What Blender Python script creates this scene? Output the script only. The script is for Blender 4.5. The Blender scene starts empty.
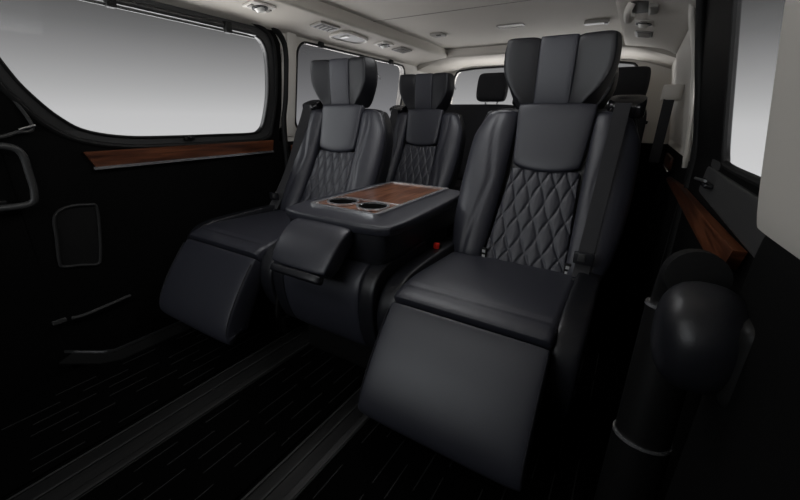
import bpy, bmesh, math, random
from mathutils import Vector, Matrix
from mathutils.geometry import tessellate_polygon
random.seed(3)
S = bpy.context.scene
COL = S.collection

# ------------------------------------------------------------------ materials
def lin(c): return tuple(((x/255)/12.92 if x/255 <= .04045 else ((x/255+.055)/1.055)**2.4) for x in c) + (1,)
def mat(name, col, rough=.5, metal=0, spec=.5, bump=0, bscale=300, var=0, vscale=6, coat=0):
    m = bpy.data.materials.new(name); m.use_nodes = True
    nt = m.node_tree; b = nt.nodes['Principled BSDF']
    c = col if len(col) == 4 else tuple(col)+(1,)
    b.inputs['Base Color'].default_value = c
    b.inputs['Roughness'].default_value = rough; b.inputs['Metallic'].default_value = metal
    b.inputs['Specular IOR Level'].default_value = spec
    b.inputs['Coat Weight'].default_value = coat
    tc = nt.nodes.new('ShaderNodeTexCoord')
    if bump:
        n = nt.nodes.new('ShaderNodeTexNoise'); n.inputs['Scale'].default_value = bscale; n.inputs['Detail'].default_value = 3
        bp = nt.nodes.new('ShaderNodeBump'); bp.inputs['Strength'].default_value = bump; bp.inputs['Distance'].default_value = .002
        nt.links.new(tc.outputs['Object'], n.inputs['Vector']); nt.links.new(n.outputs['Fac'], bp.inputs['Height'])
        nt.links.new(bp.outputs['Normal'], b.inputs['Normal'])
    if var:
        n = nt.nodes.new('ShaderNodeTexNoise'); n.inputs['Scale'].default_value = vscale; n.inputs['Detail'].default_value = 4
        r = nt.nodes.new('ShaderNodeMix'); r.data_type = 'RGBA'
        r.inputs[6].default_value = tuple(x*(1-var) for x in c[:3])+(1,); r.inputs[7].default_value = tuple(x*(1+var) for x in c[:3])+(1,)
        nt.links.new(tc.outputs['Object'], n.inputs['Vector']); nt.links.new(n.outputs['Fac'], r.inputs[0])
        nt.links.new(r.outputs[2], b.inputs['Base Color'])
    return m
def wood_mat(name, dark, light, scale):
    m = mat(name, light, .28, coat=.35); nt = m.node_tree; b = nt.nodes['Principled BSDF']
    tc = nt.nodes.new('ShaderNodeTexCoord'); mp = nt.nodes.new('ShaderNodeMapping'); mp.inputs['Scale'].default_value = scale
    n = nt.nodes.new('ShaderNodeTexNoise'); n.inputs['Scale'].default_value = 1; n.inputs['Detail'].default_value = 6; n.inputs['Distortion'].default_value = .6
    r = nt.nodes.new('ShaderNodeValToRGB')
    r.color_ramp.elements[0].position = .36; r.color_ramp.elements[0].color = tuple(dark)+(1,)
    r.color_ramp.elements[1].position = .66; r.color_ramp.elements[1].color = tuple(light)+(1,)
    nt.links.new(tc.outputs['Object'], mp.inputs[0]); nt.links.new(mp.outputs[0], n.inputs['Vector'])
    nt.links.new(n.outputs['Fac'], r.inputs[0]); nt.links.new(r.outputs[0], b.inputs['Base Color'])
    return m
def glass_mat(name, tint):
    m = bpy.data.materials.new(name); m.use_nodes = True; nt = m.node_tree
    nt.nodes.remove(nt.nodes['Principled BSDF']); o = nt.nodes['Material Output']
    t = nt.nodes.new('ShaderNodeBsdfTransparent'); t.inputs[0].default_value = tuple(tint)+(1,)
    g = nt.nodes.new('ShaderNodeBsdfGlossy'); g.inputs['Roughness'].default_value = .03
    x = nt.nodes.new('ShaderNodeMixShader')
    x.inputs[0].default_value = .006; nt.links.new(t.outputs[0], x.inputs[1]); nt.links.new(g.outputs[0], x.inputs[2])
    nt.links.new(x.outputs[0], o.inputs['Surface']); return m

M = dict(
 leather=mat('charcoal_leather', (.021,.0219,.0292), .42, spec=.46, bump=.12, bscale=420, var=.08, vscale=9),
 leather_b=mat('black_leather', (.008,.0083,.0105), .38, spec=.34, bump=.12, bscale=420),
 piping=mat('seam_thread', (.014,.014,.017), .6, spec=.2),
 fabric=mat('charcoal_fabric', (.016,.016,.018), .8, spec=.2, bump=.3, bscale=700),
 webbing=mat('seat_belt_webbing', (.016,.016,.018), .65, spec=.25, bump=.3, bscale=900),
 plastic=mat('black_plastic', (.004,.004,.004), .5, spec=.18, bump=.08, bscale=600),
 doorskin=mat('black_door_panel', (.0032,.0032,.0032), .6, spec=.06, bump=.1, bscale=500),
 gloss=mat('gloss_black', (.006,.006,.007), .18, spec=.5),
 rubber=mat('rubber_seal', (.005,.005,.005), .6, spec=.25),
 frame=mat('grey_black_window_trim', (.034,.034,.034), .42, spec=.4),
 carpet=mat('black_carpet', (.0018,.0018,.0018), .9, spec=.0, bump=.8, bscale=900),
 ridge=mat('carpet_ridge', (.014,.014,.014), .7, spec=.1, bump=.4, bscale=900),
 rail=mat('dark_floor_rail', (.007,.007,.007), .45, spec=.25),
 chrome=mat('chrome', (.85,.85,.86), .24, metal=.92),
 satin=mat('satin_metal', (.55,.55,.56), .32, metal=1),
 head=mat('beige_headliner', (.46,.43,.385), .85, spec=.2, bump=.15, bscale=700, var=.03),
 cream=mat('cream_trim_plastic', (.54,.515,.475), .6, spec=.3, bump=.06, bscale=500),
 greyp=mat('grey_beige_plastic', (.20,.19,.172), .5, spec=.4),
 darkg=mat('dark_slot', (.02,.019,.018), .5, spec=.3),
 lens=mat('lamp_lens', (.62,.61,.58), .25, spec=.5),
 wood=wood_mat('walnut_wood', (.028,.008,.004), (.15,.050,.022), (30, 3, 60)),
 woodt=wood_mat('tray_wood', (.06,.020,.011), (.24,.10,.052), (60, 5, 30)),
 edge=mat('dark_edge_plastic', (.02,.02,.02), .5, spec=.25),
 void=mat('cup_well_shade', (.001,.001,.001), .9, spec=.02),
 red=mat('red_button', (.85,.035,.02), .35, spec=.5),
 tagw=mat('tag_grey', (.35,.35,.35), .6),
 glass1=glass_mat('clear_glass', (.92,.92,.92)),
 glass2=glass_mat('privacy_glass', (.60,.60,.61)),
 glass3=glass_mat('rear_glass', (.85,.85,.85)),
)

# ------------------------------------------------------------------ helpers
def link(name, bm, m, parent=None, smooth=True, loc=None, angle=40):
    bmesh.ops.recalc_face_normals(bm, faces=bm.faces)
    me = bpy.data.meshes.new(name); bm.to_mesh(me); bm.free()
    o = bpy.data.objects.new(name, me); COL.objects.link(o)
    if smooth:
        me.polygons.foreach_set('use_smooth', [True]*len(me.polygons))
        if angle < 180:
            try: me.set_sharp_from_angle(angle=math.radians(angle))
            except Exception: pass
    me.materials.append(m)
    if parent is not None: o.parent = parent
    if loc is not None: o.location = loc
    return o
def tag(o, label, cat, group=None):
    o['label'] = label; o['category'] = cat
    if group: o['group'] = group
    return o
def thing(name, loc, label, cat, group=None):
    o = bpy.data.objects.new(name, None); COL.objects.link(o); o.location = loc; o.empty_display_size = .05
    return tag(o, label, cat, group)
def struct(o): o['kind'] = 'structure'; return o
def bm_merge(bm, other):
    me = bpy.data.meshes.new('tmp'); other.to_mesh(me); other.free(); bm.from_mesh(me); bpy.data.meshes.remove(me); return bm
def bx(c, s, bev=.004, seg=2, rot=None):
    bm = bmesh.new(); bmesh.ops.create_cube(bm, size=1)
    for v in bm.verts: v.co = Vector((v.co.x*s[0], v.co.y*s[1], v.co.z*s[2]))
    if bev: bmesh.ops.bevel(bm, geom=list(bm.edges), offset=bev, segments=seg, affect='EDGES', profile=.6)
    if rot is not None: bmesh.ops.transform(bm, matrix=rot, verts=bm.verts)
    bmesh.ops.translate(bm, vec=Vector(c), verts=bm.verts); return bm
def cyl(a, b, r, n=24, r2=None, bev=0):
    a, b = Vector(a), Vector(b); d = b-a; bm = bmesh.new()
    bmesh.ops.create_cone(bm, cap_ends=True, segments=n, radius1=r, radius2=r if r2 is None else r2, depth=d.length)
    if bev: bmesh.ops.bevel(bm, geom=[e for e in bm.edges if len(e.link_faces) == 2 and abs(e.verts[0].co.z-e.verts[1].co.z) < 1e-6], offset=bev, segments=2, affect='EDGES')
    q = Vector((0,0,1)).rotation_difference(d.normalized())
    bmesh.ops.transform(bm, matrix=Matrix.Translation((a+b)/2) @ q.to_matrix().to_4x4(), verts=bm.verts); return bm
def smooth_path(pts, n=6, closed=False):
    pts = [Vector(p) for p in pts]; out = []; N = len(pts)
    rng = range(N if closed else N-1)
    for i in rng:
        g = (lambda k: pts[k % N]) if closed else (lambda k: pts[min(max(k,0),N-1)])
        p0,p1,p2,p3 = g(i-1),g(i),g(i+1),g(i+2)
        for k in range(n):
            t = k/n
            out.append(.5*((2*p1)+(p2-p0)*t+(2*p0-5*p1+4*p2-p3)*t*t+(3*p1-p0-3*p2+p3)*t**3))
    if not closed: out.append(pts[-1])
    return out
def sweep(path, prof, closed=False, up=Vector((1,0,0))):
    """prof: list of (a,b): a along side vector, b along 'up'"""
    bm = bmesh.new(); N = len(path); rings = []
    for i, p in enumerate(path):
        if closed: t = path[(i+1) % N]-path[i-1]
        else: t = path[min(i+1,N-1)]-path[max(i-1,0)]
        t = t.normalized(); u = up - t*up.dot(t)
        if u.length < 1e-5: u = Vector((0,0,1)) - t*t.z
        u = u.normalized(); s = t.cross(u).normalized()
        rings.append([bm.verts.new(p+s*a+u*b) for a,b in prof])
    K = len(prof)
    for i in range(N if closed else N-1):
        r, q = rings[i], rings[(i+1) % N]
        for k in range(K): bm.faces.new((r[k], r[(k+1)%K], q[(k+1)%K], q[k]))
    if not closed:
        bm.faces.new(rings[0]); bm.faces.new(rings[-1][::-1])
    return bm
def circ(r, n=10, sx=1, sy=1): return [(r*sx*math.cos(2*math.pi*k/n), r*sy*math.sin(2*math.pi*k/n)) for k in range(n)]
def rectp(w, h): return [(-w/2,-h/2),(w/2,-h/2),(w/2,h/2),(-w/2,h/2)]
def tube(path, r, n=10, closed=False, up=Vector((1,0,0))): return sweep([Vector(p) for p in path], circ(r, n), closed, up)
def pad(base, hf, hb, p=5, c=.04, q=8, nu=22, nv=22, disp=None, flip=False):
    """upholstered pad over base(u,v), u,v in [-1,1]; hf/hb front and back height"""
    def smp(n): return [math.sin(math.pi/2*(-1+2*i/n)) for i in range(n+1)]
    def lens(n):
        # even spacing in the middle, dense at the rims
        return [(.55*t+.45*math.sin(math.pi/2*t)) if abs(t) < 1 else t for t in (-1+2*i/n for i in range(n+1))]
    U = lens(nu) if disp else smp(nu); Vv = lens(nv) if disp else smp(nv)
    s = lambda t: max(0, 1-abs(t)**p)**(1/p)
    H = hf if callable(hf) else (lambda u,v: hf)
    bm = bmesh.new(); F = {}; Bk = {}; e = 1e-3
    for i,u in enumerate(U):
        for j,v in enumerate(Vv):
            uu = u*(1-c*abs(v)**q); vv = v*(1-c*abs(u)**q)
            P = Vector(base(uu,vv))
            du = Vector(base(uu+e,vv))-Vector(base(uu-e,vv)); dv = Vector(base(uu,vv+e))-Vector(base(uu,vv-e))
            n = du.cross(dv).normalized()
            if flip: n = -n
            k = s(u)*s(v)
            h = H(u,v)*k + (disp(u,v)*k if disp else 0)
            edge = i in (0,nu) or j in (0,nv)
            F[i,j] = bm.verts.new(P + (n*h if not edge else Vector()))
            Bk[i,j] = F[i,j] if edge else bm.verts.new(P - n*hb*k)
    for i in range(nu):
        for j in range(nv):
            bm.faces.new((F[i,j],F[i+1,j],F[i+1,j+1],F[i,j+1]))
            bm.faces.new((Bk[i,j],Bk[i,j+1],Bk[i+1,j+1],Bk[i+1,j]))
    return bm
def pl(pts, t):
    """piecewise-smooth interpolation along a list of tuples, t in 0..1"""
    n = len(pts)-1; x = min(max(t,0),1)*n; i = min(int(x), n-1); f = x-i
    g = lambda k: Vector(pts[min(max(k,0),n)])
    p0,p1,p2,p3 = g(i-1),g(i),g(i+1),g(i+2)
    r = .5*((2*p1)+(p2-p0)*f+(2*p0-5*p1+4*p2-p3)*f*f+(3*p1-p0-3*p2+p3)*f**3)
    if t < 0: r = p1+(g(1)-g(0))*n*t
    if t > 1: r = g(n)+(g(n)-g(n-1))*n*(t-1)
    return r
def panel(outer, holes, xf, th):
    """flat-ish wall panel in (y,z) with holes, mapped to x=xf(y,z); th = thickness (signed, outwards)"""
    bm = bmesh.new(); loops = [outer]+holes
    flat = [p for l in loops for p in l]
    tris = tessellate_polygon([[Vector((p[0],p[1],0)) for p in l] for l in loops])
    A = [bm.verts.new((0,y,z)) for y,z in flat]
    for t in tris:
        try: bm.faces.new([A[i] for i in t])
        except ValueError: pass
    for zc in (.84,.88):            # creases of the side walls
        bmesh.ops.bisect_plane(bm, geom=bm.verts[:]+bm.edges[:]+bm.faces[:], plane_co=(0,0,zc), plane_no=(0,0,1))
    front = bm.faces[:]; fv = bm.verts[:]; rim = [e for e in bm.edges if len(e.link_faces) == 1]
    m2 = {v: bm.verts.new(v.co) for v in fv}
    for f in front: bm.faces.new([m2[v] for v in reversed(f.verts)])
    for e in rim:
        p,q = e.verts; bm.faces.new((p,q,m2[q],m2[p]))
    for v in fv:
        w = m2[v]; x = xf(v.co.y, v.co.z); v.co.x = x; w.co.x = x+th
    return bm
def sm2(pts, n=5): return [(p.y,p.z) for p in smooth_path([(0,y,z) for y,z in pts], n, True)]
def rrect(y0,y1,z0,z1,r,n=5):
    out=[]
    for cy,cz,a0 in ((y1-r,z1-r,0),(y0+r,z1-r,90),(y0+r,z0+r,180),(y1-r,z0+r,270)):
        for k in range(n+1):
            a=math.radians(a0+90*k/n); out.append((cy+r*math.cos(a),cz+r*math.sin(a)))
    return out

# ------------------------------------------------------------------ camera
F_PX = 369.775; H = .95
vpx, vpy, pp = (-241.85,105.5), (641.6,123.1), (400,250)
ey = Vector((vpy[0]-pp[0], vpy[1]-pp[1], F_PX)).normalized()
ex = -Vector((vpx[0]-pp[0], vpx[1]-pp[1], F_PX)).normalized()
ez = ex.cross(ey).normalized()
Rw = Matrix((ex,ey,ez))            # rows: world axes in camera space (x right, y down, z forward)
right = Vector(Rw.col[0]); down = Vector(Rw.col[1]); fwd = Vector(Rw.col[2])
cam = bpy.data.cameras.new('camera'); co = bpy.data.objects.new('camera', cam); COL.objects.link(co)
mw = Matrix((right, -down, -fwd)).transposed().to_4x4(); mw.translation = (0,0,H); co.matrix_world = mw
cam.sensor_width = 36; cam.lens = F_PX/800*36; cam.clip_start = .02; cam.clip_end = 200
S.camera = co

# ------------------------------------------------------------------ the shell
XL = lambda y,z: -1.87+.15*max(0,z-.88)
XR = lambda y,z: .205-.19*max(0,z-.84)
ZC = 1.50
# floor
struct(link('floor', bx((-.745,1.0,-.10),(1.92,5.34,.20),0), M['carpet'], smooth=False))
struct(link('trim_1', bx((-1.80,1.0,-.17),(.24,5.40,.05),.004), M['carpet']))         # stepwell under the left door
struct(link('wall_front', bx((-.83,-1.68,.30),(2.3,.05,1.15),0), M['plastic'], smooth=False))
# ceiling with raised centre
bm = bx((-.85,1.37,ZC+.02),(1.34,3.60,.04),0)
struct(link('ceiling', bm, M['head'], smooth=False))
def zprism(prof, y0, y1):
    bm = bmesh.new(); a=[bm.verts.new((x,y0,z)) for x,z in prof]; b=[bm.verts.new((x,y1,z)) for x,z in prof]
    n=len(prof); bm.faces.new(a); bm.faces.new(b[::-1])
    for k in range(n): bm.faces.new((a[k],a[(k+1)%n],b[(k+1)%n],b[k]))
    return bm
lp = [(-1.50,ZC+.03),(-1.50,1.455),(-1.506,1.443),(-1.52,1.438),(-1.62,1.425),(-1.72,1.41),(-1.775,1.398),(-1.792,1.385),(-1.82,1.385),(-1.82,ZC+.03)]
struct(link('trim_2', zprism(lp,-.4,3.17), M['head'], angle=50))
rp = [(-.20,ZC+.03),(-.20,1.455),(-.194,1.443),(-.18,1.438),(-.08,1.425),(.02,1.405),(.07,1.385),(.092,1.37),(.12,1.37),(.12,ZC+.03)]
struct(link('trim_3', zprism(rp,-.4,3.17), M['head'], angle=50))
# rear part of the roof lining: lower, arched over the rear window
bm = bmesh.new()
prof = [(3.17,ZC+.03),(3.17,1.455),(3.175,1.443),(3.19,1.438),(3.40,1.44),(3.58,1.435),(3.62,1.42),(3.66,1.42),(3.66,ZC+.03)]
rows=[]
for k in range(21):
    x=-1.84+1.98*k/20; t=abs((x+.85)/.99); dz=-.10*max(0,t-.62)**1.5/.235 if t>.62 else 0
    rows.append([bm.verts.new((x,y,z+(dz if z<1.5 and y>3.18 else dz*.6 if z<1.5 else 0))) for y,z in prof])
for k in range(20):
    for j in range(len(prof)):
        a,b=rows[k],rows[k+1]; j2=(j+1)%len(prof); bm.faces.new((a[j],a[j2],b[j2],b[j]))
bm.faces.new(rows[0]); bm.faces.new(rows[-1][::-1])
struct(link('trim_4', bm, M['head'], angle=50))
# ceiling cross seam
struct(link('trim_5', tube([(-1.5,2.10,ZC+.0005),(-1.0,2.10,ZC+.0005),(-.2,2.10,ZC+.0005)], .003, 6), M['greyp']))

# --- left side: sliding door 1 with window 1, pillar, window 2
W1 = sm2([(.43,1.20),(.475,1.075),(.52,1.0),(.584,.927),(.66,.878),(.80,.852),(1.0,.848),(1.25,.850),(1.43,.853),(1.495,.872),(1.525,.92),(1.552,1.06),(1.548,1.22),(1.525,1.305),(1.46,1.345),(1.30,1.358),(.9,1.358),(.55,1.355),(.44,1.33)],5)
W1F = sm2([(.385,1.20),(.43,1.06),(.48,.975),(.545,.895),(.64,.84),(.80,.812),(1.0,.808),(1.25,.810),(1.45,.812),(1.545,.835),(1.575,.90),(1.600,1.06),(1.596,1.24),(1.565,1.345),(1.48,1.392),(1.30,1.402),(.9,1.402),(.55,1.402),(.40,1.38)],5)
door = struct(link('door_1', panel([(.40,-.02),(1.60,-.02),(1.645,.3),(1.645,1.30),(1.60,1.40),(1.5,1.43),(.40,1.43)],[W1F],XL,-.05), M['doorskin'], smooth=False))
def path_on(xf, loop, off): return [Vector((xf(y,z)+off,y,z)) for y,z in loop]
win1 = struct(link('window_1', panel(W1F,[W1],lambda y,z:XL(y,z)-.006,-.03), M['frame'], smooth=False))
struct(link('seal', tube(path_on(XL,W1,-.004), .006, 8, True), M['rubber'], win1))
struct(link('seal', tube(path_on(XL,W1F,.0), .011, 8, True), M['rubber'], win1))
struct(link('pane', panel(W1,[],lambda y,z:XL(y,z)-.028,-.004), M['glass1'], win1, smooth=False))
# wood strip on the door and its bright strip
strip = [(.626,.800),(1.0,.806),(1.567,.813),(1.555,.755),(1.2,.750),(.655,.741)]
o = struct(link('trim_6', panel(strip,[],lambda y,z:XL(y,z)+.014,-.012), M['wood'], smooth=False))
bmx = o.data
struct(link('chrome_strip', sweep([Vector((-1.852,.645,.735)),Vector((-1.852,1.1,.742)),Vector((-1.852,1.555,.7485))], rectp(.011,.010)), M['chrome'], o))
# armrest swell + lower modelling of the door
# inner door cup handle
cup = sm2([(.485,.565),(.53,.595),(.60,.592),(.625,.575),(.612,.46),(.592,.36),(.575,.338),(.52,.352),(.468,.362),(.459,.385),(.472,.48)],4)
cupo = struct(link('door_cup', tube(path_on(lambda y,z:-1.866,cup,.0), .006,8,True), M['edge'], door))
struct(link('cup_recess', panel(cup,[],lambda y,z:-1.868,-.001), M['rubber'], cupo, smooth=False))
# rear edge seal of the sliding door
struct(link('door_seal', tube(smooth_path([(-1.862,1.61,.03),(-1.862,1.645,.3),(-1.862,1.66,.6),(-1.862,1.66,.9),(-1.84,1.672,1.05),(-1.812,1.672,1.25),(-1.80,1.645,1.35),(-1.793,1.56,1.405),(-1.79,1.40,1.42),(-1.79,1.0,1.42),(-1.79,.5,1.42)],6), .017,10), M['rubber'], door))
# body side behind the door: cream above the belt, black below
W2 = rrect(1.755,2.985,.86,1.366,.075,6)
wl = struct(link('wall_left', panel([(1.62,.80),(3.72,.80),(3.72,1.46),(-.4,1.46),(-.4,1.425),(1.45,1.425),(1.575,1.40),(1.628,1.33),(1.64,1.24),(1.65,1.05)],[W2],XL,-.05), M['cream'], smooth=False))
struct(link('lower_panel', panel([(1.625,-.02),(3.72,-.02),(3.72,.80),(1.645,.80)],[],lambda y,z:-1.868,-.05), M['doorskin'], wl, smooth=False))
struct(link('front_panel', panel([(-1.7,-.25),(.43,-.25),(.43,.86),(.40,.95),(.38,1.1),(.38,1.425),(-.2,1.425),(-.6,.87),(-1.7,.87)],[],lambda y,z:XL(y,z)-.002,-.05), M['doorskin'], wl, smooth=False))
struct(link('sill_panel', panel([(.398,-.25),(3.72,-.25),(3.72,-.02),(.398,-.02)],[],lambda y,z:-1.872,-.05), M['doorskin'], wl, smooth=False))
# cream pillar cover between the two left windows
bm = pad(lambda u,v:(XL(0,1.12+.27*v)+.002,1.704+.036*u,1.12+.29*v), .020,.002,p=4,c=.02,q=10)
struct(link('pillar_cover', bm, M['cream'], wl))
win2 = struct(link('window_2', tube(path_on(XL,W2,.001), .007,8,True), M['rubber']))
struct(link('pane', panel(W2,[],lambda y,z:XL(y,z)-.02,-.004), M['glass2'], win2, smooth=False))
o = struct(link('trim_7', bx((-1.858,2.35,.752),(.016,1.30,.055),.004), M['wood']))
struct(link('chrome_strip', bx((-1.85,2.35,.72),(.014,1.30,.010),.003), M['chrome'], o))
# --- right side
wr = struct(link('wall_right', panel([(2.03,.80),(3.72,.80),(3.72,1.46),(2.03,1.46)],[],XR,.05), M['cream'], smooth=False))
struct(link('lower_panel', panel([(2.03,-.05),(3.72,-.05),(3.72,.80),(2.03,.80)],[],lambda y,z:.205,.05), M['doorskin'], wr, smooth=False))
struct(link('front_panel', panel([(-1.7,-.05),(.40,-.05),(.40,1.40),(-.1,1.40),(-.5,.87),(-1.7,.87)],[],lambda y,z:XR(y,z)+.008,.03), M['doorskin'], wr, smooth=False))
# bright rolled edge of the rear opening
struct(link('edge_trim', tube(smooth_path([(XR(0,.77)-.006,2.06,.77),(XR(0,1.0)-.006,2.045,1.0),(XR(0,1.2)-.006,2.03,1.2),(.085,2.01,1.35),(.075,1.98,1.42)],5), .012,10), M['cream'], wr))
WR = sm2([(.50,1.33),(.50,1.0),(.52,.865),(.60,.853),(.9,.853),(1.22,.853),(1.262,.87),(1.272,.93),(1.262,1.10),(1.25,1.30),(1.20,1.335),(.9,1.335)],5)
door2 = struct(link('door_2', panel([(.40,-.04),(2.02,-.04),(2.02,1.40),(.40,1.40)],[WR],XR,.006), M['doorskin'], smooth=False))
win3 = struct(link('window_3', tube(path_on(XR,WR,.001), .009,8,True), M['rubber']))
struct(link('pane', panel(WR,[],lambda y,z:XR(y,z)+.003,.002), M['glass1'], win3, smooth=False))
struct(link('frame_post', pad(lambda u,v:(XR(0,1.08+.27*v)-.001,1.40+.075*u,1.10+.27*v), .012,.002,p=5,c=.02), M['frame'], door2))
struct(link('sill_cap', pad(lambda u,v:(.200-.003*v,1.08+.42*u,.790-.040*v), .006,.004,p=5,c=.03,flip=False), M['frame'], door2))
struct(link('door_seal', tube(smooth_path([(.205,1.70,.03),(.205,1.80,.4),(.205,1.86,.8),(.175,1.86,1.0),(.13,1.85,1.2),(.09,1.80,1.37)],5), .016,10), M['rubber'], door2))
strip = [(.833,.742),(1.2,.729),(1.94,.708),(2.6,.668),(2.6,.648),(1.9,.660),(1.2,.670),(.93,.676),(.86,.70)]
struct(link('trim_8', panel(strip,[],lambda y,z:.180,.02), M['wood'], smooth=False))
o = struct(link('trim_9', bx((.196,3.02,.72),(.016,.5,.075),.004), M['wood']))
struct(link('chrome_strip', bx((.190,3.02,.675),(.014,.5,.012),.003), M['chrome'], o))
# B-pillar beside the camera, cream above and black below
bp = struct(link('trim_10', pad(lambda u,v:(XR(0,1.13+.30*v)-.028,.36+.22*u+(.10-.06*v)*(u+1)/2*.9-.03,1.125+.30*v-.012*u), .026,.02,p=9,c=.004,q=12), M['cream']))
struct(link('lower_cover', pad(lambda u,v:(.180,.43+.235*u,.40+.43*v), .025,.02,p=7,c=.02,q=10), M['doorskin'], bp))
# --- rear wall with the tailgate window
WB = [(-1.62,.95),(-.08,.95),(-.04,1.0),(-.10,1.33),(-.2,1.39),(-.5,1.405),(-.85,1.41),(-1.2,1.405),(-1.5,1.395),(-1.63,1.34),(-1.67,1.0)]
def back_panel(outer, holes, y, th):
    bm = panel([(a,b) for a,b in outer],[[(a,b) for a,b in h] for h in holes],lambda a,b:0,th)
    for v in bm.verts: v.co = Vector((v.co.y, y+v.co.x, v.co.z))
    return bm
WBs = sm2(WB,4)
struct(link('wall_back', back_panel([(-1.95,.80),(.26,.80),(.26,1.53),(-1.95,1.53)],[WBs],3.64,.05), M['cream'], smooth=False))
struct(link('lower_panel', bx((-.845,3.66,.37),(2.2,.05,.86),0), M['doorskin'], bpy.data.objects['wall_back'], smooth=False))
win4 = struct(link('window_4', tube([Vector((x,3.638,z)) for x,z in WBs], .010,8,True,up=Vector((0,1,0))), M['rubber']))
struct(link('pane', back_panel(WBs,[],3.665,.004), M['glass3'], win4, smooth=False))

# ------------------------------------------------------------------ floor fittings
def floor_rail(x0, x1, label, y0=.05, y1=3.4):
    t = thing('floor_rail', ((x0+x1)/2, y0, 0), label, 'floor rail', 'long seat rails let into the floor')
    w = x1-x0; L = y1-y0
    link('bed', bx((0,L/2,.002),(w,L,.006),.002), M['rail'], t)
    for k,f in enumerate((-.46,-.10,.44)):
        link('ridge', bx((w*f,L/2,.006),(.008,L,.006),.002), M['edge'], t)
    link('slot', bx((w*.16,L/2,.0055),(w*.22,L,.001),0), M['rubber'], t)
floor_rail(-1.205,-1.055,'dark ridged floor rail running under the centre console seat from the left side')
floor_rail(-.700,-.585,'dark ridged floor rail running beside the right-hand leg rest')
# metal door-sill tread along the left edge of the floor
t = thing('sill_tread',(-1.69,.6,0),'dark door sill strip with bright edge along the left side of the carpet','sill strip')
P0 = [Vector((-.18,-.21,.004)),Vector((-.05,-.125,.004)),Vector((-.02,-.09,.004)),Vector((-.02,.6,.004)),Vector((-.02,2.6,.004))]
link('bright_edge', sweep(P0, rectp(.006,.010), up=Vector((0,0,1))), M['satin'], t)
link('tread', sweep([p+Vector((.055,-.012,-.002)) for p in P0], rectp(.075,.006), up=Vector((0,0,1))), M['rail'], t)
# floor mats between the rails with moulded dashes
def floor_mat(x0,x1,y0,y1,label):
    bm = bx(((x0+x1)/2,(y0+y1)/2,.003),(x1-x0,y1-y0,.006),.002)
    o = tag(link('floor_mat', bm, M['carpet'], smooth=False), label, 'floor mat', 'carpet floor mats')
    bm = bmesh.new(); n = max(2,int(round((x1-x0)/.052)))
    for r in range(int((y1-y0)/.21)+1):
        for k in range(n):
            x = x0+(k+.5)*(x1-x0)/n
            y = y0+.01+r*.21+.03*((k*2)%5)+(.07 if (k//3)%2 else 0)
            L = .12+.025*((k*7+r*3)%3)
            if y+L > y1 or (k*5+r*2)%9 == 0: continue
            bm_merge(bm, bx((x,y+L/2,.0068),(.0035,L,.003),0))
    d = link('raised_dashes', bm, M['ridge'], o, smooth=False); d['kind']='stuff'
    return o
floor_mat(-1.60,-1.225,.05,2.0,'black carpet mat left of the floor rails, in front of the far seat')
floor_mat(-1.045,-.715,.05,2.0,'black carpet mat between the two floor rails, dashed relief pattern')
floor_mat(-.57,.06,.05,2.0,'black carpet mat under the near leg rest, right of the floor rails')

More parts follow.
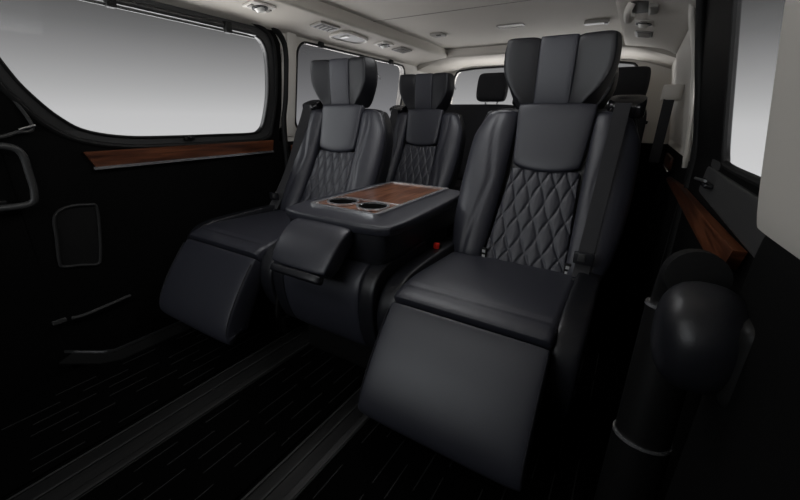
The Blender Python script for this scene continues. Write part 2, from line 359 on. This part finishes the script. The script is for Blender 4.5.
# ------------------------------------------------------------------ captain seats
def quilt(u, v, cols=4.8, rows=2.9):
    x = u*cols/2; y = v*rows/2
    y2 = y + .05*math.sin(2*math.pi*y)      # ogee-like diamonds
    da = abs(x+y2-round(x+y2)); db = abs(x-y2-round(x-y2))
    return -.0055*max(math.exp(-(da/.055)**2), math.exp(-(db/.055)**2)) + .0025*min(1,8*da*db)
def seat(loc, belt, label, name='captain_seat', ottoman=True, group=None, dy=0, cat='seat', rec=0, xo=0):
    T = thing(name, loc, label, cat, group)
    sx = belt
    B0 = Vector((xo,.45+dy,.415)); B1 = Vector((xo,.70+dy+rec,1.0)); d = (B1-B0).normalized(); nrm = Vector((0,-d.z,d.y))
    Bp = lambda t: B0+(B1-B0)*t - nrm*(.042*4*t*(1-t))
    if ottoman:
        pr = [(0,-.002,.414),(0,-.055,.350),(0,-.112,.270),(0,-.157,.190),(0,-.170,.140),(0,-.155,.112)]
        bm = pad(lambda u,v: pl(pr,(v+1)/2)+Vector((u*(.236+.008*(v+1)/2),0,0)), .016,.125,p=5,c=.02,q=9,nu=30,nv=30,flip=True)
        ot = link('leg_rest', bm, M['leather'], T, angle=180)
        for s in (-1,1):
            pts = [pl(pr,k/12)+Vector((s*(.231+.008*k/12),-.008,.010)) for k in range(1,12)]
            link('edge_seam', tube(pts,.0022,6), M['piping'], ot)
        link('hinge_arm', bx((0,.04,.27),(.30,.05,.16),.01), M['plastic'], T)
    # cushion
    cp = [(0,.002,.424),(0,.035,.438),(0,.11,.449),(0,.25,.446),(0,.50+dy*.8,.436)]
    def cd(u,v):
        g = 0
        y = (v+1)/2
        g -= .006*math.exp(-((y-.36)/.018)**2)
        return g
    ins = link('cushion', pad(lambda u,v: pl(cp,(v+1)/2)+Vector((u*.236,0,0)), .014,.12,p=9,c=.015,nu=26,nv=40,disp=cd), M['leather'], T, angle=180)
    link('cushion_base', bx((0,.29,.33),(.56,.50,.17),.03,4), M['leather_b'], T)
    for s in (-1,1):
        bpth = [(0,.055,.20),(0,.022,.30),(0,.032,.385),(0,.085,.435),(0,.2,.452),(0,.50+dy*.8,.462)]
        f = lambda u,v,s=s: pl(bpth,(v+1)/2)+Vector((s*.266+u*.036,0,-.006*(u*s)))
        link('cushion_bolster', pad(f,.020,.05,p=4.5,c=.03,nu=18,nv=30), M['leather_b'], T, angle=180)
        link('side_shield', bx((s*.283,.30,.24),(.03,.46,.22),.012,3), M['plastic'], T)
    link('seat_plinth', bx((0,.30,.13),(.46,.40,.24),.02,3), M['plastic'], T)
    # backrest body
    def hw(t): return pl([(.270,0,0),(.292,0,0),(.302,0,0),(.304,0,0),(.298,0,0),(.268,0,0)],t).x
    def bb(u,v):
        t=(v+1)/2; p=Bp(t*1.0)+nrm*(-.012-.015*math.sin(math.pi*t))
        return Vector((xo+u*hw(t),p.y,p.z))
    back = link('backrest', pad(bb, lambda u,v: .012+.02*abs(u)**3, .10, p=5,c=.04,q=7,nu=28,nv=28), M['leather_b'], T, angle=180)
    # bolsters
    for s in (-1,1):
        def bol(u,v,s=s):
            t=(v+1)/2
            xi=(.148 if s<0 else .162)-.020*t; x_out=hw(min(t*.97,1))-.004-.02*max(0,t-.85)/.15
            a=(u*s+1)/2
            p=Bp(.01+.965*t)+nrm*(.0+.018*math.sin(math.pi*min(1,a*1.0))-.01*a)
            return Vector((xo+s*(xi+(x_out-xi)*a),p.y,p.z))
        def bdis(u,v,s=s):
            t=(v+1)/2; a=(u*s+1)/2
            g = -.007*math.exp(-((a-(.30+.30*abs(t-.55)*1.6))/.045)**2)
            return g
        link('back_bolster', pad(bol, lambda u,v: .056-.020*max(0,v), .03, p=3.0,c=.03,nu=26,nv=36,disp=bdis), M['leather'], back, angle=180)
    # quilted panel + smooth upper panel
    def qp(u,v):
        t=(v+1)/2; hwq=.150-.026*t; p=Bp(.02+.615*t)+nrm*(.006+.010*math.sin(math.pi*t))
        return Vector((xo+.008+u*hwq,p.y,p.z))
    link('quilted_panel', pad(qp, .016,.02,p=9,c=.01,nu=84,nv=96,disp=quilt), M['leather'], back, angle=180)
    def up(u,v):
        t=(v+1)/2; w=.122+.018*t; sag=-.022*(1-u*u)*(1-t)**2 
        p=Bp(.65+.36*t)+nrm*(.014)+d*sag
        return Vector((xo+.008+u*w,p.y,p.z))
    upn = link('upper_panel', pad(up,.022,.03,p=6,c=.035,q=8,nu=24,nv=20), M['leather'], back, angle=180)
    for s in (-1,1):
        pts=[Vector(up(s*.86,-.9+1.8*k/10))+nrm*.0155 for k in range(11)]
        link('panel_seam', tube(pts,.002,6), M['piping'], upn)
    # headrest: centre, two wings and posts
    hx = xo-.018; H0 = Vector((xo,B1.y+.035,1.003)); H1 = Vector((xo,B1.y+.030,1.240)); hd=(H1-H0); hn=Vector((0,-hd.z,hd.y)).normalized()
    def wh(t): return pl([(.112,0,0),(.155,0,0),(.184,0,0),(.189,0,0),(.184,0,0)],t).x
    def hc(u,v):
        t=(v+1)/2; p=H0+hd*t+hn*(.03+.004*math.sin(math.pi*t)); return Vector((hx+u*.064,p.y,p.z))
    hr = link('headrest', pad(hc,.012,.10,p=7,c=.01,nu=18,nv=24), M['leather'], T, angle=180)
    for s in (-1,1):
        def wg(u,v,s=s):
            t=(v+1)/2; a=(u*s+1)/2; x=.062+(wh(t)-.062)*a
            p=H0+hd*t+hn*(.026+.022*a); return Vector((hx+s*x,p.y,p.z))
        w = link('wing', pad(wg,.014,.10,p=5,c=.05,q=5,nu=22,nv=26), M['leather_b'], hr, angle=180)
        link('wing_trim', tube([Vector((hx+s*.184,H0.y+.030,1.165)),Vector((hx+s*.187,H0.y+.055,1.16)),Vector((hx+s*.184,H0.y+.08,1.145))],.003,6), M['satin'], hr)
        link('post', cyl((xo+s*.06,B1.y+.03,.95),(xo+s*.06,B1.y+.06,1.05),.009,12), M['plastic'], hr)
    # belt outlet on the outer shoulder, webbing, tongue and buckle
    tc = Bp(1.0)
    sh = pad(lambda u,v: Vector((xo+sx*.232+u*.058, tc.y+.012-.05*v*.2+.0, tc.z+.0+.028*v)), .045,.07,p=4,c=.06,nu=16,nv=16)
    tw = link('belt_outlet', sh, M['gloss'], T, angle=180)
    wp = []
    for k in range(15):
        t = .995-.955*k/14; p = Bp(t)+nrm*(.040+.036*min(1,k/4)-.008*(k/14)); x = xo+(sx*(.222-.012*k/14) if sx > 0 else -.225-.045*(k/14)**1.5)
        wp.append(Vector((x,p.y,p.z)))
    def strap(path, w, th, up):
        bm=bmesh.new(); rings=[]
        for i,p in enumerate(path):
            t=(path[min(i+1,len(path)-1)]-path[max(i-1,0)]).normalized(); s_=t.cross(up).normalized()
            rings.append([bm.verts.new(p+s_*a*w/2+up*b*th/2) for a,b in ((-1,-1),(1,-1),(1,1),(-1,1))])
        for a,b in zip(rings,rings[1:]):
            for k in range(4): bm.faces.new((a[k],a[(k+1)%4],b[(k+1)%4],b[k]))
        bm.faces.new(rings[0]); bm.faces.new(rings[-1][::-1]); return bm
    belt_o = link('seat_belt', strap(wp,.048,.003,(nrm+Vector((.7 if sx<0 else 0,0,0))).normalized()), M['webbing'], T, smooth=False)
    e = wp[-1]; r = Matrix.Rotation(math.atan2(d.y,d.z)*-1,4,'X')
    link('tongue', bx(e+nrm*.010+d*.065,(.062,.014,.040),.005,rot=None), M['leather_b'], belt_o)
    link('tongue_plate', bx(e+nrm*.018+d*.065+Vector((-.006*sx,0,0)),(.022,.006,.026),.002), M['frame'], belt_o)
    link('lower_webbing', strap([e, e+Vector((sx*.012,-.015,-.04)), e+Vector((sx*.02,-.012,-.09))],.046,.003,nrm), M['webbing'], belt_o, smooth=False)
    return T, back, nrm, d, B0, B1
def buckle(T, x, y, z):
    b = link('buckle', bx((x,y,z-.03),(.03,.03,.085),.008,3), M['plastic'], T)
    k = link('release_button', bx((x+.003,y-.014,z+.006),(.022,.014,.024),.004,2), M['red'], b); k['label']='red release button'
def isofix(T, back, x):
    g = link('anchor_tag', bx((x+.03,.447,.466),(.022,.008,.046),.003), M['plastic'], back)
    for dz in (-.011,.009): link('tag_mark', bx((x+.03,.4425,.466+dz),(.012,.002,.011),.001), M['tagw'], g)

C, cb, *_ = seat((-.317,.87,0), 1, 'near black leather captain seat with raised leg rest and belt on its right shoulder','captain_seat',True,'quilted leather captain seats',xo=.03)
A, ab, *_ = seat((-1.425,.87,0), -1, 'far black leather captain seat against the left door, left of the wood-topped console','captain_seat',True,'quilted leather captain seats',dy=.08,rec=.02,xo=.03)
Bs, *_ = seat((-1.30,1.74,0), -1, 'quilted leather seat in the row behind the far captain seat, seen over the console','captain_seat',False,'quilted leather captain seats')
Ds, *_ = seat((-.335,1.74,0), 1, 'leather seat mostly hidden behind the near captain seat, only its right edge showing','captain_seat',False,'quilted leather captain seats')
buckle(C,-.270,.375,.482); isofix(C,cb,-.135); isofix(C,cb,.165)

# ------------------------------------------------------------------ middle seat folded into a console
K = thing('console_seat', (-.86,.87,0), 'middle seat folded down as a console with wood tray between the captain seats','console')
def prof_pad(pr, half, hf, hb, **k): return pad(lambda u,v: pl(pr,(v+1)/2)+Vector((u*half,0,0)), hf, hb, **k)
fr = [(0,.10,.155),(0,.045,.20),(0,.012,.30),(0,.010,.40),(0,.045,.462),(0,.14,.488),(0,.36,.49)]
cu = link('cushion', prof_pad(fr,.178,.019,.10,p=9,c=.02,nu=24,nv=40), M['leather'], K, angle=180)
for s in (-1,1):
    f = lambda u,v,s=s: pl(fr,(v+1)/2)+Vector((s*.2075+u*.0295,.0,.0))
    link('cushion_bolster', pad(f,.018,.06,p=5.5,c=.03,nu=18,nv=36), M['leather_b'], K, angle=180)
link('cushion_core', bx((0,.26,.30),(.42,.36,.30),.03,3), M['plastic'], K)
link('side_guard', pad(lambda u,v: Vector((-.248,.10+.09*u+.02*v,.27+.10*v)),.010,.010,p=5,c=.08), M['plastic'], K)
link('seat_plinth', bx((0,.28,.08),(.40,.34,.16),.02,3), M['plastic'], K)
# folded backrest = console body
def ztop(y): return .632+.008*(y-.02)/.60
def body(u,v):
    y=.385+.345*v; return Vector(((.018+u*(.216-.010*v))-.006*(v),y,ztop(y)-.03))
bd = link('console_body', pad(body,.03,.140,p=7,c=.05,q=8,nu=28,nv=28), M['leather_b'], K, angle=180)
def rim(u,v):
    y=.385+.358*v; return Vector(((.021+u*(.240-.012*v))-.006*v,y,ztop(y)-.012))
rimo = link('top_pad', pad(rim,.014,.03,p=8,c=.075,q=5,nu=30,nv=30), M['leather'], bd, angle=180)
pts=[]
for k in range(64):
    a=2*math.pi*k/64; cx=math.copysign(abs(math.cos(a))**.22,math.cos(a)); cy=math.copysign(abs(math.sin(a))**.22,math.sin(a))
    p=Vector(rim(cx*.975,cy*.975)); p.z-=.004; pts.append(p)
link('rim_seam', tube(pts,.0035,6,True,up=Vector((0,0,1))), M['piping'], rimo)
# tray
def zt(y): return ztop(y)+.003
ty0,ty1,tx0,tx1 = .125,.695,-.142,.155
loop = [(x,y) for x,y in rrect(tx0,tx1,ty0,ty1,.014,4)]
tr = link('tray_frame', sweep([Vector((x,y,zt(y)+.003)) for x,y in loop], rectp(.018,.009), True, up=Vector((0,0,1))), M['chrome'], bd)
def tslab(x0,x1,y0,y1,dz,th):
    bm=bmesh.new(); q=[(x0,y0),(x1,y0),(x1,y1),(x0,y1)]
    a=[bm.verts.new((x,y,zt(y)+dz)) for x,y in q]; b=[bm.verts.new((x,y,zt(y)+dz-th)) for x,y in q]
    bm.faces.new(a); bm.faces.new(b[::-1])
    for k in range(4): bm.faces.new((a[k],b[k],b[(k+1)%4],a[(k+1)%4]))
    return bm
link('wood_lid', tslab(tx0+.006,tx1-.006,.302,ty1-.006,.003,.006), M['woodt'], bd, smooth=False)
link('tray_front', tslab(tx0+.006,tx1-.006,ty0+.006,.300,.0015,.005), M['woodt'], bd, smooth=False)
for k,x in enumerate((-.062,.078)):
    cr=.058; yc=.215
    ring=[Vector((x+cr*math.cos(2*math.pi*i/28),yc+cr*math.sin(2*math.pi*i/28),zt(yc)+.006)) for i in range(28)]
    c_ = link('cup_holder', sweep(ring, rectp(.009,.006), True, up=Vector((0,0,1))), M['chrome'], bd)
    link('cup_well', cyl((x,yc,zt(yc)+.0015),(x,yc,zt(yc)+.004),.053,28), M['void'], c_)  # flat disc, the shade inside the well is put into its near-black colour
link('cup_bridge', bx((.008,.215,zt(.215)+.006),(.05,.012,.005),.002), M['chrome'], bd)
link('lid_hinge', bx((.006,.301,zt(.301)+.003),(.28,.004,.004),.001), M['satin'], bd)
# headrest of the folded seat sticking out over the cushion
hp = [(0,.06,.600),(0,.01,.592),(0,-.045,.553),(0,-.10,.485)]
link('folded_headrest', prof_pad(hp,.128,.016,.085,p=4,c=.075,q=4,nu=26,nv=26,flip=True), M['leather'], K, angle=180)
link('front_cap', pad(lambda u,v: Vector((u*.112,-.099-.008*v,.466-.012*v)),.008,.03,p=4,c=.08,nu=20,nv=12), M['leather_b'], bpy.data.objects['folded_headrest'], angle=180)
link('headrest_neck', bx((0,.05,.545),(.16,.10,.05),.015,3), M['plastic'], K)

# ------------------------------------------------------------------ last row bench
R4 = thing('rear_bench_seat', (-.85,3.05,0), 'dark bench seat across the back in front of the rear window','seat')
for x in (-.44,.44):
    link('backrest', pad(lambda u,v: Vector((x+u*.435,.12+.10*v,.76+.31*v)),.05,.08,p=5,c=.05,nu=22,nv=22), M['fabric'], R4, angle=180)
link('cushion', bx((0,-.10,.36),(1.74,.46,.18),.05,4), M['fabric'], R4)
link('bench_base', bx((0,-.05,.14),(1.6,.36,.27),.02,2), M['plastic'], R4)
for x in (-.26,.715):
    h = link('headrest', pad(lambda u,v: Vector((x+u*(.128-.008*v*v),.20+.02*v,1.205+.108*v)),.05,.05,p=4.5,c=.07,nu=18,nv=18), M['fabric'], R4, angle=180)
    for s in (-1,1): link('post', cyl((x+s*.05,.21,1.03),(x+s*.05,.205,1.12),.007,10), M['satin'], h)
h = link('headrest', pad(lambda u,v: Vector((-.02+u*.06,.21+.01*v,1.10+.03*v)),.04,.04,p=4,c=.07,nu=14,nv=14), M['fabric'], R4, angle=180)

# ------------------------------------------------------------------ things on the roof lining
def roof_item(name, loc, tilt, label, cat, group, build):
    t = thing(name, loc, label, cat, group); build(t); t.rotation_euler = (0,tilt,0); return t
def b_vent(t):
    link('vent_frame', bx((0,0,-.002),(.085,.16,.012),.004), M['greyp'], t)
    link('vent_throat', bx((0,0,-.008),(.062,.13,.002),0), M['darkg'], t)
    for k in range(4): link('slat', bx((0,-.048+.032*k,-.010),(.060,.010,.006),.002), M['greyp'], t)
def b_read(t):
    link('lamp_body', bx((0,0,-.002),(.085,.13,.010),.004), M['cream'], t)
    link('socket', cyl((0,0,-.006),(0,0,-.011),.036,24), M['darkg'], t)
    link('lens', cyl((0,0,-.008),(0,.004,-.024),.026,24,.016), M['lens'], t)
    for s in (-1,1): link('switch', bx((0,s*.05,-.009),(.03,.014,.006),.002), M['greyp'], t)
def b_dome(t):
    lp_=[(-.055,-.13),(.055,-.13),(.06,0),(.045,.10),(0,.135),(-.045,.10),(-.06,0)]
    s_=[(p.x,p.y) for p in smooth_path([(x,y,0) for x,y in lp_],5,True)]
    link('lamp_rim', sweep([Vector((x,y,-.004)) for x,y in s_], circ(.008,8), True, up=Vector((0,0,1))), M['cream'], t)
    bm=bmesh.new(); bm.faces.new([bm.verts.new((x,y,-.002)) for x,y in s_])
    r=bmesh.ops.extrude_face_region(bm,geom=list(bm.faces)); bmesh.ops.translate(bm,vec=(0,0,-.003),verts=[v for v in r['geom'] if isinstance(v,bmesh.types.BMVert)])
    link('lens', bm, M['greyp'], t)
    link('switch', bx((0,-.06,-.008),(.05,.03,.006),.002), M['lens'], t)
TL = -.135; TRr = .15
roof_item('reading_lamp',(-1.60,1.34,1.424),TL,'small reading lamp in the left roof edge above the large left window','reading lamp','reading lamps',b_read)
roof_item('air_vent',(-1.60,.98,1.424),TL,'partly cropped air vent at the top edge of the photo, in the left roof edge','air vent','roof air vents',b_vent)
roof_item('air_vent',(-1.60,1.78,1.424),TL,'roof air vent above the far headrest, before the rounded dome lamp','air vent','roof air vents',b_vent)
roof_item('dome_lamp',(-1.645,2.06,1.418),TL,'rounded dome lamp in the left roof edge between two small lamps','lamp',None,b_dome)
roof_item('reading_lamp',(-1.60,2.36,1.424),TL,'small round reading lamp behind the rounded dome lamp on the left','reading lamp','reading lamps',b_read)
roof_item('air_vent',(-1.60,2.60,1.424),TL,'roof air vent furthest back in the left roof edge','air vent','roof air vents',b_vent)
roof_item('reading_lamp',(-.085,2.46,1.428),TRr,'reading lamp in the right roof edge, just behind the assist grip','reading lamp','reading lamps',b_read)
roof_item('air_vent',(-.085,2.74,1.428),TRr,'air vent in the right roof edge, behind the right reading lamp','air vent','roof air vents',b_vent)
t = thing('assist_grip',(-.085,2.14,1.428),'cream folding assist grip with dark recess on the right roof edge','grab handle')
link('recess', bx((0,0,-.002),(.10,.20,.006),.002), M['darkg'], t)
link('grip', tube(smooth_path([(-.045,-.10,-.005),(-.055,-.085,-.03),(-.058,0,-.040),(-.055,.085,-.03),(-.045,.10,-.005)],5),.015,12,up=Vector((0,0,1))), M['cream'], t)
link('grip_cap', bx((.035,0,-.012),(.035,.14,.02),.007,3), M['greyp'], t)
def flat_lamp(x,y,label,lx,ly):
    t = thing('ceiling_panel_lamp',(x,y,ZC),label,'ceiling lamp')
    link('bezel', sweep([Vector((a,b,-.002)) for a,b in rrect(-lx/2,lx/2,-ly/2,ly/2,.01,3)], rectp(.008,.006), True, up=Vector((0,0,1))), M['greyp'], t)
    link('lens', bx((0,0,-.001),(lx-.008,ly-.008,.003),0), M['cream'], t)
flat_lamp(-.80,2.57,'long flat rectangular lamp in the middle of the ceiling, left of the near headrest',.155,.075)
t = thing('coat_hook',(-1.30,2.58,ZC),'small grey flap in the ceiling near the left step','flap')
link('flap', bx((0,0,-.008),(.09,.085,.016),.005), M['greyp'], t); link('catch', bx((.02,-.03,-.018),(.03,.02,.006),.002), M['darkg'], t)
t = thing('ceiling_flap',(-.33,2.67,ZC),'small grey flap in the ceiling above the near headrest, toward the right','flap')
link('flap', bx((0,0,-.008),(.13,.05,.016),.005), M['greyp'], t); link('catch', bx((.05,0,-.018),(.02,.03,.006),.002), M['darkg'], t)

# ------------------------------------------------------------------ window fittings
def blind(y0,y1,z,label,clips):
    x = XL(0,z)+.006
    t = thing('window_blind',(x,y0,z),label,'window blind','rolled-up window blinds')
    link('roller', tube([(0,0,0),(0,(y1-y0)/2,0),(0,y1-y0,0)],.013,12), M['frame'], t)
    link('bottom_bar', bx((.004,(y1-y0)/2,-.022),(.008,(y1-y0)*.97,.010),.003), M['frame'], t)
    for c in clips:
        link('clip', bx((.012,c-y0,-.006),(.028,.034,.05),.006), M['rubber'], t)
blind(.58,1.46,1.352,'rolled-up blind on a rail at the top of the large left window',(.80,1.29))
def hooks(y,label):
    t = thing('blind_hook',(XL(0,1.372)+.004,y,1.376),label,'hook')
    link('hook', bx((.008,0,-.008),(.024,.036,.034),.006), M['rubber'], t); link('hook_base', bx((-.001,0,.008),(.012,.028,.02),.003), M['plastic'], t)
hooks(1.94,'black blind hook at the top of the second left window, above the far headrest')
hooks(2.74,'black blind hook near the back corner of the second left window')
t = thing('blind_catch',(-1.866,1.064,.838),'small black catch on the sill of the large left window','catch')
link('catch_plate', bx((0,0,0),(.014,.05,.016),.003), M['rubber'], t); link('catch_hook', bx((.008,0,.006),(.012,.02,.012),.003), M['gloss'], t)
# left: front quarter trim and grab handle on the pillar
t = thing('quarter_trim',(-1.86,.45,.9),'thin dark trim frame with a small lever at the left edge, before the large window','window trim')
pts=[(-.0,-.02,.16),(0,.012,.10),(0,.046,-.005),(0,-.002,-.022),(0,-.045,-.036),(0,-.10,-.04)]
link('trim_rail', tube(smooth_path([(a+.008,b,c) for a,b,c in pts],5),.006,8), M['frame'], t)
link('lever', tube([(.016,.005,-.012),(.018,.03,-.004),(.018,.052,.002)],.004,8), M['satin'], t)
t = thing('grab_handle',(-1.86,.40,.72),'black tubular grab handle at the left edge of the photo, on the front pillar','grab handle')
link('handle_bar', tube(smooth_path([(.03,-.03,.118),(.045,.015,.112),(.05,.036,.085),(.05,.038,.02),(.05,.036,-.045),(.045,.018,-.085),(.02,-.06,-.092)],6),.012,12), M['frame'], t)
link('handle_base', bx((0,-.06,.10),(.04,.06,.05),.01,3), M['plastic'], t); link('handle_base', bx((0,-.06,-.09),(.04,.06,.05),.01,3), M['plastic'], t)
# left: lower step lamp ledge
t = thing('step_ledge',(-1.86,.50,.15),'thin dark ledge low on the left door, above the sill strip','ledge')
link('ledge', tube(smooth_path([(.006,-.06,-.006),(.012,-.02,-.008),(.014,.06,.0),(.012,.16,.01)],5),.007,8), M['frame'], t)
link('ledge_end', bx((.01,-.10,.0),(.016,.045,.016),.004), M['frame'], t)
# right: door lock lever on sill
t = thing('door_lever',(.176,1.345,.80),'small bright lock lever on the sill of the right window','lever')
link('lever', tube(smooth_path([(0,-.06,.006),(-.006,-.01,.004),(-.01,.05,.0)],4),.004,8), M['satin'], t)
link('lever_bezel', bx((.008,0,-.006),(.02,.16,.012),.004), M['gloss'], t)
# right rear belt on the cream pillar
t = thing('seat_belt',(.085,2.5,1.09),'black seat belt hanging from a cream guide on the right rear pillar','seat belt')
link('belt_guide', pad(lambda u,v: Vector((.02+.045*u,.0,.04*v+.01)),.03,.02,p=3,c=.05), M['cream'], t)
link('webbing', bx((.012,-.02,-.17),(.048,.004,.34),.001,rot=Matrix.Rotation(.0,4,'Y')), M['webbing'], t)
# right entrance grab column with padded elbow
t = thing('entry_grab_column',(.125,.82,0),'thick padded black grab column with two bright rings at the right side of the entrance','grab handle')
c0,c1,c2,c3 = Vector((0,-.075,.0)),Vector((0,-.040,.335)),Vector((0,.005,.615)),Vector((.0,-.03,.70))
link('lower_tube', tube([c0,(c0+c1)/2,c1],.053,24), M['plastic'], t)
link('main_tube', tube([c1,(c1+c2)/2,c2],.050,24), M['plastic'], t)
link('elbow', tube(smooth_path([c2,(0,.0,.655),(0,-.035,.70),(0,-.10,.715)],6),.044,24), M['plastic'], t)
for p,dn,r in ((c2,(c2-c1).normalized(),.0515),(c1,(c2-c1).normalized(),.0535)):
    k = link('ring', cyl(p-dn*.003,p+dn*.003,r,32), M['chrome'], t)
bm = bmesh.new(); bmesh.ops.create_uvsphere(bm,u_segments=32,v_segments=20,radius=1)
for v in bm.verts:
    x,y,z = v.co; sg=lambda a:math.copysign(abs(a)**.8,a)
    v.co = Vector((.0+sg(x)*.054*(1+.12*z),-.215+sg(y)*.072,.665+sg(z)*.074*(1+.15*y)))
link('padded_elbow_rest', bm, M['leather_b'], t, angle=180)
link('mount', bx((.050,-.245,.665),(.05,.08,.12),.02,4), M['plastic'], t)

# ------------------------------------------------------------------ light: daylight round the van, windscreen light, added key and fill lights
W = bpy.data.worlds.new('studio_sky'); S.world = W; W.use_nodes = True; nt = W.node_tree
bg = nt.nodes['Background']; tc = nt.nodes.new('ShaderNodeTexCoord'); sp = nt.nodes.new('ShaderNodeSeparateXYZ'); rp_ = nt.nodes.new('ShaderNodeValToRGB')
mr = nt.nodes.new('ShaderNodeMapRange'); mr.inputs['From Min'].default_value=-.5; mr.inputs['From Max'].default_value=.5
nt.links.new(tc.outputs['Generated'], sp.inputs[0]); nt.links.new(sp.outputs['Z'], mr.inputs['Value']); nt.links.new(mr.outputs[0], rp_.inputs[0]); nt.links.new(rp_.outputs[0], bg.inputs[0])
cr = rp_.color_ramp; cr.elements[0].position=.0; cr.elements[1].position=1
def g(v): return (v,v,v*1.01,1)
cr.elements[0].color=g(7); cr.elements[1].color=g(.06)
for p,v in ((.33,7),(.37,.74),(.50,.62),(.55,.46),(.60,.32),(.66,.17),(.71,.09)):
    e=cr.elements.new(p); e.color=g(v)
bg.inputs['Strength'].default_value = 1.0
def area(name, loc, target, sx_, sy_, power, col=(1,1,1)):
    l = bpy.data.lights.new(name,'AREA'); l.shape='RECTANGLE'; l.size=sx_; l.size_y=sy_; l.energy=power; l.color=col
    o = bpy.data.objects.new(name,l); COL.objects.link(o); o.location=loc
    o.rotation_euler=(Vector(target)-Vector(loc)).to_track_quat('-Z','Y').to_euler(); return o
area('windscreen_daylight',(-1.35,-1.45,1.30),(-.7,1.5,.8),1.1,.7,11.5,(.93,.97,1.0))
area('overhead_fill',(-.85,-.10,1.44),(-.85,1.2,.6),.9,.3,3,(.95,.98,1.0))  # added fill light ahead of the seats, brightens their tops and backrests
area('side_key_fill',(-4.5,-.6,2.3),(-.6,1.3,.75),1.6,1.2,46,(.95,.98,1.0))  # extra key light added outside the left window, out of view
area('cabin_roof_fill',(-.85,1.15,1.485),(-.85,1.15,0),.6,.3,3.8,(.97,.98,1.0))  # no fixture here: downlight added for cushion and console tops
area('rear_row_fill',(-.85,2.05,1.485),(-.85,2.2,0),.5,.2,2.4,(.97,.98,1.0))  # fill added under the roof to lift the third-row seats

S.view_settings.view_transform='Standard'; S.view_settings.look='None'; S.view_settings.gamma=1; S.view_settings.exposure=0
try: S.view_settings.use_curve_mapping=False
except Exception: pass
